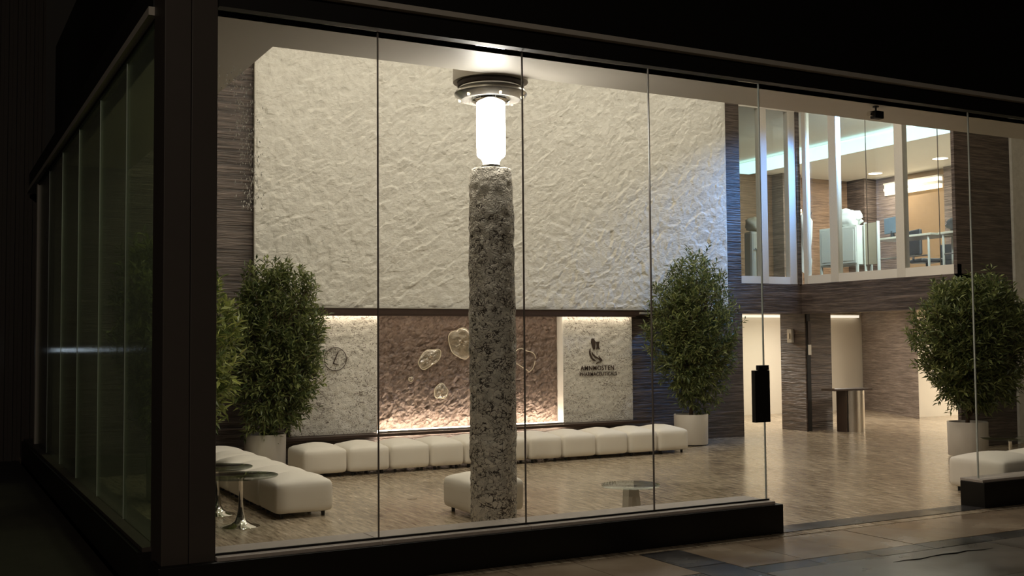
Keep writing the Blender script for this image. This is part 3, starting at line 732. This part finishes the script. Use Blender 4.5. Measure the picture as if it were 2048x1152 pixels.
b.prism([(-.055, .31), (-.075, 0), (-.03, 0), (-.018, .22), (.018, .22), (.05, 0), (.095, 0), (.055, .31)], -.05, .05)
b.build('leg', M['pot'], t3_)
MB().lathe([(.06, .308), (.06, .318)], 24).build('top_plate', M['chrome'], t3_)

# ================================================================= potted trees
def potted_tree(x, y, label, seed, zb, zt, rx, ry, cxo, cyo, n_twig, leaf_len, mat, ymax=None, lean=0, xmin=None, shape=1.0):
    rr = random.Random(seed)
    e = empty('potted_tree', (x, y, 0), 0, label, 'plant', 'potted trees of the lobby')
    H = .50
    MB().lathe([(.262, .02), (.268, .03), (.275, H - .004), (.272, H), (.252, H), (.250, H - .06)], 56, cap1=False).build('pot', M['pot'], e, smooth=True, auto=40)
    MB().lathe([(.20, 0), (.20, .022)], 32).build('pot_foot', M['rubber'], e)
    MB().lathe([(.0, H - .045), (.12, H - .035), (.251, H - .055)], 32, cap0=False, cap1=False).build('soil', M['soil'], e, smooth=True)
    trunk_top = Vector((cxo * .6, cyo * .6, zb + (zt - zb) * .45))
    tp = [Vector((0, 0, H - .06)), Vector((.02, .0, H + .2)), Vector((cxo * .2 - .02, cyo * .2, (H + zb) / 2 + .2)), trunk_top]
    MB().tube(tp, [.032, .027, .023, .014], 10).build('trunk', M['bark'], e, smooth=True)
    br = MB(); lv = []; lf = []
    cz = (zb + zt) / 2; hz = (zt - zb) / 2
    # irregular crown: lobes pushed out in random directions
    lobes = [(Vector((rr.gauss(0, 1), rr.gauss(0, 1), rr.gauss(0, .8))).normalized(), rr.uniform(-.26, .30)) for _ in range(20)]
    def crown(d):
        s = 1.0
        for l, a in lobes:
            c = d.dot(l)
            if c > .55: s += a * (c - .55) / .45
        return s
    for i in range(n_twig):
        while True:
            d = Vector((rr.gauss(0, 1), rr.gauss(0, 1), rr.gauss(0, 1))).normalized()
            if rr.random() < .9: break
        rad = (rr.random() ** .42) * crown(d) * (1.12 if rr.random() < .12 else 1.0)
        # boxier than an ellipsoid, fuller at the middle
        k = 1 / (abs(d.x) ** 2.6 + abs(d.y) ** 2.6 + abs(d.z) ** 2.6) ** (1 / 2.6)
        wz = d.z * k * rad
        wide = 1.0 - shape * .22 * max(0, -wz) - .10 * max(0, wz)
        p = Vector((cxo + lean * wz + d.x * k * rad * rx * wide, cyo + d.y * k * rad * ry * wide, cz + wz * hz))
        if ymax is not None and p.y + y > ymax: p.y = ymax - y - rr.random() * .2
        inner = Vector((cxo * .7, cyo * .7, cz - hz * .35))
        out = (p - inner); out.normalize()
        dirv = (out * .8 + Vector((rr.gauss(0, .35), rr.gauss(0, .35), rr.uniform(.05, .65)))).normalized()
        ln = rr.uniform(.13, .24)
        st = p - dirv * ln * .5
        if i % 5 == 0:
            mid = inner.lerp(st, .55) + Vector((rr.gauss(0, .04), rr.gauss(0, .04), -.04))
            att = Vector((trunk_top.x * .6, trunk_top.y * .6, min(trunk_top.z, max(zb - .05, st.z - .35))))
            br.tube([att, mid, st], [.009, .006, .003], 5)
        if i % 2 == 0: br.tube([st, st + dirv * ln], [.003, .0015], 4)
        nl = rr.randint(7, 11); ph = rr.uniform(0, 6.28)
        a1 = dirv.orthogonal().normalized(); a2 = dirv.cross(a1)
        for q in range(nl):
            t = (q + .5) / nl; ph += 2.4 + rr.uniform(-.3, .3)
            sd = a1 * math.cos(ph) + a2 * math.sin(ph)
            ld = (sd * .95 + dirv * rr.uniform(.5, 1.2) + Vector((0, 0, rr.uniform(-.25, .15)))).normalized()
            ll = leaf_len * rr.uniform(.7, 1.25); wd = ll * rr.uniform(.13, .19)
            nrm = ld.cross(sd.cross(ld)).normalized() if False else ld.orthogonal().normalized()
            sidev = (ld.cross(Vector((rr.gauss(0, .5), rr.gauss(0, .5), 1)))).normalized()
            up = sidev.cross(ld)
            b0 = st + dirv * ln * t
            m_ = b0 + ld * ll * .45
            n0 = len(lv)
            tip = b0 + ld * ll - up * ll * .10
            lv.extend([tuple(b0), tuple(m_ + sidev * wd + up * wd * .35), tuple(tip), tuple(m_ - sidev * wd + up * wd * .35)])
            lf.append((n0, n0 + 1, n0 + 2)); lf.append((n0, n0 + 2, n0 + 3))
    br.build('branches', M['bark'], e)['kind'] = 'stuff'
    fb = MB(); fb.v = lv; fb.f = lf
    f = fb.build('foliage', mat, e); f['kind'] = 'stuff'
    return e
potted_tree(4.01, 14.30, 'leafy potted tree left of the clock panel', 11, .58, 2.68, .62, .42, .16, -.14, 1800, .095, M['leaf'], 14.68, -.05)
potted_tree(2.42, 12.30, 'bright leafy tree half hidden behind the corner pillar', 12, .55, 2.72, .62, .55, 0, 0, 1300, .125, M['leaf_lt'])
potted_tree(10.95, 14.15, 'leafy potted tree right of the bench below the mural', 13, .74, 2.70, .58, .48, -.01, -.06, 1700, .095, M['leaf'], 14.60, -.03)
potted_tree(13.15, 10.62, 'large leafy potted tree near the right picture edge', 14, .62, 2.68, .98, .55, .16, -.05, 2600, .10, M['leaf'], 11.35, .02)

# ================================================================= small lobby things
sc_ = empty('security_camera', (8.28, 7.66, SOF), 0, 'small black security camera under the soffit above the doorway', 'camera')
MB().lathe([(.03, -.012), (.03, 0)], 16).build('mount', M['blackmet'], sc_)
MB().tube([(0, 0, -.012), (0, 0, -.05)], .009, 8).build('stem', M['blackmet'], sc_)
MB().box(-.045, .075, -.035, .035, -.125, -.05).build('housing', M['blackmet'], sc_, bevel=.006)
lb = MB().tube([(-.045, 0, -.085), (-.085, 0, -.085)], .022, 14).build('lens_barrel', M['brushed'], sc_)
MB().tube([(-.085, 0, -.085), (-.10, 0, -.085)], [.026, .026], 14).build('lens', M['chrome'], lb)
bx_ = empty('letter_box', (6.52, 7.37, .97), 0, 'tall black box fixed to the glass edge beside the doorway', 'box')
MB().box(-.105, .065, .005, .055, 0, .455).build('body', M['blackmet'], bx_, bevel=.004)
rdr = MB().box(-.055, .062, .01, .05, .456, .50).build('reader', M['black'], bx_, bevel=.004)
MB().box(-.01, .045, .008, .011, .472, .480).build('reader_slot', M['brushed'], rdr)
MB().box(-.02, .06, .056, .0655, .1, .4).build('glass_clamp', M['brushed'], bx_)
lt = empty('lectern_table', (15.02, 14.64, 0), 0, 'high narrow counter on a brushed-steel cylinder beside the pillar', 'table')
MB().lathe([(.225, 0), (.225, .75)], 40).build('steel_drum', M['brushed'], lt, smooth=True, auto=40)
MB().box(-.58, .36, -.17, .17, .75, .785).build('counter_top', M['darkwood'], lt, bevel=.004)
MB().box(-.26, -.235, -.12, .12, 0, .75).build('side_fin', M['darkwood'], lt)
ss = empty('wall_switch', (14.29, 15.40, 1.63), 0, 'small brass control box on the pillar side', 'switch')
MB().box(-.05, .009, -.06, .06, 0, .25).build('box_body', M['cream_frame'], ss, bevel=.005)
MB().box(-.07, -.05, -.02, .02, .07, .17).build('lever', M['brushed'], ss, bevel=.003)
sg = empty('wall_notice', (14.39, 15.03, 1.40), 0, 'small white notice low on the dark recess of the pillar', 'sign')
MB().box(-.035, .035, -.008, .004, 0, .19).build('plate', M['paint_w'], sg)
MB().box(-.035, .035, -.006, .004, .20, .62).build('backplate', M['darkwood'], sg)
ft = MB().box(-.05, .05, -.025, .025, 0, .004).build('floor_socket', M['brushed'], None, loc=(4.69, 10.96, 0)); tag(ft, 'small metal socket plate set in the floor left of the column', 'socket')

# corridor cove light and lamps
fixture('cove_light', 'bright strip along the top of the corridor wall', (11.8, 19.7, 18.90, 18.985, 2.19, 2.25), M['corr_glow'], (11.8, 19.7, 18.88, 18.995, 2.25, 2.28), M['paint_w'])
for i, (x, y) in enumerate([(14.0, 17.3), (16.8, 17.3), (17.6, 13.2), (20.0, 14.2), (21.5, 15.6)]):
    e = empty('corridor_downlight', (x, y, 2.32), 0, ['recessed corridor light behind the narrow opening', 'recessed corridor light behind the stone pillar', 'recessed corridor light behind the steel drum counter', 'recessed corridor light behind the large right tree', 'recessed corridor light in front of the far cream wall'][i], 'light', 'corridor downlights')
    MB().lathe([(.09, -.006), (.09, 0)], 24).build('lens', M['down'], e); MB().lathe([(.091, -.008), (.11, -.006), (.11, 0)], 24, cap0=False, cap1=False).build('ring', M['brushed'], e)
    area_light('corridor_lamp', (x, y, 2.30), (x, y, 0), 75, WARMW, .30)

# hall downlights
def hall_light(x, y, label, watts, aim, group):
    e = empty('hall_downlight', (x, y, HALL_Z), 0, label, 'light', group)
    MB().lathe([(.08, -.02), (.08, 0)], 24).build('lens', M['spot_glow'], e)
    MB().lathe([(.082, -.03), (.12, -.02), (.12, 0)], 24, cap0=False, cap1=False).build('ring', M['brushed'], e)
    area_light('hall_lamp', (x, y, HALL_Z - .05), aim, watts, WARM, .16)
for x, y in HALL_SPOTS: hall_light(x, y, 'downlight in the high ceiling of the lobby', HALL_W, (x, y, 0), 'hall ceiling downlights')
for x, y in WASH_SPOTS: hall_light(x, y, 'wall washer above the white stone panel', WASH_W, (x, 14.7, 3.6), 'wall washers')

# ================================================================= upper office contents
fixture('ceiling_strip_light', 'long cool fluorescent strip in the office ceiling', (16.70, 17.85, 13.2, 20.6, 5.76, 5.79), M['fluo'], (16.9, 17.65, 13.15, 20.65, 5.79, 5.849), M['paint_w'])
for i, (x, y) in enumerate([(21.0, 19.5), (20.63, 17.2), (19.0, 14.5)]):
    e = empty('office_downlight', (x, y, 5.849), 0, ['round warm downlight near the office corner', 'round warm downlight at the right of the office ceiling', 'round warm downlight over the office desks'][i], 'light', 'office downlights')
    MB().lathe([(.17, -.012), (.17, 0)], 28).build('lens', M['down'], e); MB().lathe([(.171, -.014), (.20, -.01), (.20, 0)], 28, cap0=False, cap1=False).build('ring', M['paint_w'], e)
    area_light('office_spot', (x, y, 5.83), (x, y, 3), 75, (1.0, .90, .74), .3)
wf1 = empty('wall_light', (21.925, 19.1, 5.38), 0, 'long box-shaped warm wall light in the office', 'light', 'office wall lights')
MB().box(-.12, .02, -.85, .85, .0, .10).build('lower_tube', M['warm_panel'], wf1); MB().box(-.14, .02, -.87, .87, .102, .17).build('housing', M['cream_frame'], wf1); MB().box(-.12, .02, -.85, .85, .172, .27).build('upper_tube', M['warm_panel'], wf1); MB().box(-.14, .02, -.87, .87, .272, .31).build('top_cap', M['cream_frame'], wf1)
wf2 = empty('wall_light', (19.15, 20.49, 4.78), 0, 'short glowing box standing in for a light reflected in the narrow office window', 'light', 'office wall lights')
MB().box(-.19, .22, -.09, .0, .0, .07).build('lower_tube', M['warm_panel'], wf2); MB().box(-.20, .23, -.10, .0, .072, .11).build('housing', M['cream_frame'], wf2); MB().box(-.19, .22, -.09, .0, .112, .17).build('upper_tube', M['warm_panel'], wf2)  # glowing box modelled in place of a reflected wall light
M['locker'] = simple('white_locker_paint', (.72, .74, .70), .45); M['card'] = simple('cardboard', (.42, .36, .26), .8); M['cloth'] = simple('white_cloth', (.78, .78, .76), .8, bump=.4, scale=12, bdist=.02)
M['dkgrey'] = simple('dark_grey_plastic', (.035, .036, .04), .5); M['bluegrey'] = simple('blue_grey_plastic', (.16, .22, .28), .5); M['desk'] = simple('pale_desk_top', (.62, .58, .48), .4)
def at(o_name, loc, label, cat, group=None): return empty(o_name, loc, 0, label, cat, group)
FZ = 2.60
# low plinth deck by the window so that the things show above the rail
dk = MB().box(14.5, 17.6, 12.0, 16.2, FZ + .001, FZ + .12).build('office_platform', M['darkwood']); tag(dk, 'low dark platform along the office window', 'platform')
DZ = FZ + .12
lk = at('locker_cabinet', (15.45, 15.17, DZ), 'white two-door cabinet on legs behind the office window', 'cabinet')
MB().box(-.15, .25, -.48, .48, .36, 1.10).build('body', M['locker'], lk, bevel=.006)
for s in (-1, 1):
    dd = MB().box(-.165, -.15, min(.01*s, .46*s), max(.01*s, .46*s), .39, 1.07).build('door', M['locker'], lk, bevel=.004)
    d = MB().box(-.170, -.165, min(.06*s, .41*s), max(.06*s, .41*s), .44, 1.02).build('door_panel', M['locker'], dd)
    MB().box(-.185, -.165, .03*s - .01, .03*s + .01, .66, .80).build('handle', M['brushed'], dd)
    for x in (-.13, .23): MB().box(x - .02, x + .02, s * .46 - .02, s * .46 + .02, 0, .36).build('leg', M['locker'], lk)
def lump(sx, sy, sz, seed, amp=.35):
    b = MB(); vs = []; fs = []; nu, nv = 20, 12
    for j in range(nv + 1):
        t = math.pi * j / nv
        for i in range(nu):
            a = 2 * math.pi * i / nu
            d = Vector((math.sin(t) * math.cos(a), math.sin(t) * math.sin(a), math.cos(t)))
            k = 1 + amp * noise.noise(d * 1.7 + Vector((seed * 5.1, 0, 0))) + amp * .4 * noise.noise(d * 4 + Vector((0, seed * 3.3, 0)))
            vs.append((d.x * sx * k, d.y * sy * k, max(0, sz * .5 + d.z * sz * k * .6)))
    for j in range(nv):
        for i in range(nu): fs.append((j*nu+i, (j+1)*nu+i, (j+1)*nu+(i+1) % nu, j*nu+(i+1) % nu))
    return b.add(vs, fs)
o = lump(.17, .30, .30, 3, .5).build('cloth_bundle', M['cloth'], None, smooth=True, loc=(15.50, 15.05, DZ + 1.105)); tag(o, 'crumpled white cloth heaped on top of the white cabinet', 'cloth')
rk = at('coat_rack', (15.25, 15.95, DZ), 'coat stand hung with a white coat behind the office window', 'coat rack')
MB().lathe([(.16, 0), (.16, .02), (.02, .04), (.018, 1.42)], 16).build('stand', M['dkgrey'], rk)
for a in range(3): MB().tube([(0, 0, 1.36), (.11 * math.cos(a*2.1), .11 * math.sin(a*2.1), 1.40), (.15 * math.cos(a*2.1), .15 * math.sin(a*2.1), 1.47)], .008, 6).build('hook', M['dkgrey'], rk)
def coat():
    b = MB(); n = 16; vs = []; fs = []
    prof = [(.03, 1.42), (.10, 1.36), (.15, 1.25), (.14, 1.0), (.12, .72), (.15, .45), (.13, .30)]
    for r, z in prof:
        for k in range(n):
            a = 2 * math.pi * k / n; q = 1 + .25 * math.sin(4 * a + z * 5)
            vs.append((r * q * math.cos(a) * .6, r * q * math.sin(a) * 1.1 , z + .05 * math.sin(3 * a)))
    for j in range(len(prof) - 1):
        for k in range(n): fs.append((j*n+k, j*n+(k+1) % n, (j+1)*n+(k+1) % n, (j+1)*n+k))
    return b.add(vs, fs)
o = coat().build('hanging_coat', M['cloth'], None, smooth=True, loc=(15.18, 15.93, DZ)); tag(o, 'white coat hanging beside the white cabinet', 'coat')
bd = at('display_board', (15.45, 14.45, DZ), 'beige board on a stand right of the white cabinet', 'board')
MB().box(-.02, .02, -.13, .16, .35, 1.12).build('panel', M['card'], bd); MB().box(-.03, .03, -.15, -.13, 0, 1.14).build('post', M['locker'], bd); MB().box(-.03, .03, .16, .18, 0, 1.14).build('post', M['locker'], bd)
def desk(loc, w, label):
    e = at('office_desk', loc, label, 'desk', 'office desks')
    MB().box(-.35, .35, -w/2, w/2, .80, .84).build('desk_top', M['desk'], e, bevel=.006)
    for sx in (-.31, .31):
        for sy in (-1, 1): MB().tube([(sx, sy * (w/2 - .08), 0), (sx, sy * (w/2 - .08), .80)], .022, 10).build('leg', M['locker'], e)
    MB().tube([(-.31, -w/2 + .08, .45), (-.31, w/2 - .08, .45)], .014, 8).build('rail', M['brushed'], e)
    return e
desk((16.0, 13.95, DZ), 1.30, 'pale desk on round legs in the middle of the office window')
desk((16.1, 12.75, DZ), .95, 'pale desk on round legs at the right end of the office window')
def chair(loc, rz, label):
    e = empty('office_chair', loc, rz, label, 'chair', 'office chairs')
    MB().box(-.24, .24, -.24, .24, .42, .50).build('seat', M['dkgrey'], e, bevel=.03)
    MB().box(-.24, .24, .20, .27, .56, 1.06).build('backrest', M['dkgrey'], e, bevel=.03)
    MB().tube([(0, 0, .06), (0, 0, .42)], .025, 10).build('gas_column', M['dkgrey'], e)
    MB().tube([(0, .2, .44), (0, .28, .5), (0, .24, .62)], .02, 8).build('back_stem', M['dkgrey'], e)
    for k in range(5):
        a = k * 1.2566; MB().tube([(0, 0, .08), (.26 * math.cos(a), .26 * math.sin(a), .04)], .02, 6).build('base_arm', M['dkgrey'], e)
    return e
chair((17.0, 14.55, DZ), 1.2, 'dark office chair behind the middle of the office window')
chair((17.0, 13.45, DZ), 2.0, 'dark office chair behind the right office desk')
def monitor(loc, rz, label, mat):
    e = empty('office_monitor', loc, rz, label, 'monitor', 'office monitors')
    MB().box(-.24, .24, -.03, .03, .10, .40).build('screen', mat, e, bevel=.008); MB().box(-.03, .03, -.02, .03, .01, .14).build('neck', M['dkgrey'], e); MB().lathe([(.12, 0), (.12, .012)], 20).build('foot', M['dkgrey'], e)
    return e
monitor((15.95, 14.42, DZ + .84), 1.3, 'blue-grey monitor at the left end of the middle office desk', M['bluegrey'])
o = lump(.20, .34, .30, 9, .3).build('bag', M['dkgrey'], None, smooth=True, loc=(16.1, 12.95, DZ + .84)); tag(o, 'dark bag lying on the right office desk', 'bag')
cb = at('filing_box', (18.1, 14.4, FZ + .002), 'dark filing cabinet standing behind the office desks', 'cabinet')
MB().box(-.25, .25, -.55, .55, 0, .95).build('body', M['dkgrey'], cb, bevel=.01)
for k in range(3):
    dd = MB().box(-.262, -.25, -.52, .52, .04 + .30 * k, .32 + .30 * k).build('drawer', M['dkgrey'], cb, bevel=.004)
    MB().box(-.285, -.262, -.12, .12, .22 + .30 * k, .24 + .30 * k).build('handle', M['brushed'], dd)
# narrow window: wrapped sack on a trolley
tr = at('trolley', (14.12, 16.2, FZ), 'hand trolley with a tall beige sack behind the narrow office window', 'trolley')
MB().box(-.15, .17, -.12, .12, .10, 1.18).build('sack', M['card'], tr, bevel=.05)
MB().tube([(-.02, -.16, .05), (-.02, -.16, .85)], .014, 8).build('post', M['brushed'], tr); MB().tube([(-.10, -.16, .84), (.06, -.16, .84)], .012, 8).build('handle', M['brushed'], tr); MB().box(-.15, .17, -.16, .12, .05, .09).build('base', M['brushed'], tr)
o = lump(.17, .16, .26, 5, .3).build('sack_bundle', M['card'], None, smooth=True, loc=(14.13, 16.2, FZ + 1.185)); tag(o, 'beige bundle resting on the tall sack', 'bundle')

pn = empty('added_panel_light', (14.6, 13.7, 5.7), 0, 'unseen ceiling panel added to throw blue light through the office window', 'light')
MB().box(-.22, .22, -.22, .22, .10, .149).build('housing', M['paint_w'], pn)
pf = empty('added_panel_light', (14.62, 12.5, 5.68), 0, 'unseen ceiling panel added at the front to brighten the office', 'light')
MB().box(-.32, .32, -.32, .32, .12, .169).build('housing', M['paint_w'], pf)
area_light('added_office_lamp', (14.62, 12.5, 5.68), (17.2, 16.6, 3.9), 140, (.82, .98, .94), .55, 'SQUARE', spread=110)  # unseen lamp added to brighten the office and its furniture
area_light('added_panel_lamp', (14.55, 13.7, 5.70), (13.0, 14.87, 3.9), 75, (.14, .40, 1.0), .45, 'SQUARE', spread=66)  # unseen lamp added for the blue light on the split-stone wall

# ================================================================= rain drops on the front pane beside the pillar
dr = MB(); rd = random.Random(3)
ico = [(0, 0, 1), (0, 0, -1), (1, 0, 0), (-1, 0, 0), (0, 1, 0), (0, -1, 0)]
icf = [(0, 2, 4), (0, 4, 3), (0, 3, 5), (0, 5, 2), (1, 4, 2), (1, 3, 4), (1, 5, 3), (1, 2, 5)]
for k in range(420):
    t = rd.random() ** .8
    z = 3.62 - 1.0 * t; x = 1.86 + .13 * math.sin(t * 1.5) + rd.gauss(0, .035 + .03 * (1 - t)); x = max(1.76, min(2.1, x))
    s = rd.uniform(.0018, .0048); st = rd.uniform(1, 4)
    dr.add([(x + p[0] * s, YF - .007 + p[1] * .002, z + p[2] * s * st) for p in ico], icf)
def drop_mat():
    m, nt, b, out = nmat('water_drop'); b.inputs['Roughness'].default_value = .05; b.inputs['Base Color'].default_value = (.8, .78, .72, 1)
    tl = N(nt, 'ShaderNodeBsdfTranslucent'); tl.inputs[0].default_value = (.95, .93, .88, 1); mx = N(nt, 'ShaderNodeMixShader'); mx.inputs[0].default_value = .75
    L(nt, b.outputs[0], mx.inputs[1]); L(nt, tl.outputs[0], mx.inputs[2]); L(nt, mx.outputs[0], out.inputs[0]); return m
M['drop'] = drop_mat()
o = dr.build('water_drops', M['drop'], None, smooth=True); tag(o, 'water drops running down the front glass beside the corner pillar', 'water', kind='stuff')

# ================================================================= unseen street lamp added behind the viewpoint for faint outside light
sl_ = empty('added_street_lamp', (-4.5, -5.0, -.05), 0, 'tall street lamp added out of view to light the facade faintly', 'street lamp')
MB().lathe([(.14, 0), (.14, .4), (.07, .5), (.05, 7.0)], 20).build('pole', M['blackmet'], sl_, smooth=True, auto=40)
MB().tube([(0, 0, 6.95), (.3, .3, 7.2), (.8, .8, 7.25)], .04, 10).build('arm', M['blackmet'], sl_)
MB().box(.6, 1.2, .7, 1.1, 7.2, 7.3).build('lamp_head', M['blackmet'], sl_, bevel=.02)
MB().box(.68, 1.12, .76, 1.04, 7.185, 7.199).build('lens', M['spot_glow'], sl_)
area_light('added_street_lamp_light', (-3.6, -4.1, 7.05), (3, 7.4, 1.5), STREET_W, (1.0, .86, .70), .35)

yl = empty('glint_lamp', (.72, 18.12, 1.62), 0, 'unseen cool twin lamp added on the ribbed wall for glints in the left glass', 'lamp')  # out-of-view lamp added only to put glints in the wet glass
MB().box(-.25, .25, 0, .07, -.05, .05).build('back_plate', M['blackmet'], yl)
M['cool_bulb'] = emis('cool_bulb_glow', (.70, .84, 1.0), 3)
for sx in (-.16, .16): MB().lathe([(.01, -.03), (.028, -.015), (.028, .015), (.01, .03)], 16, sx, -.05).build('bulb', M['cool_bulb'], yl)
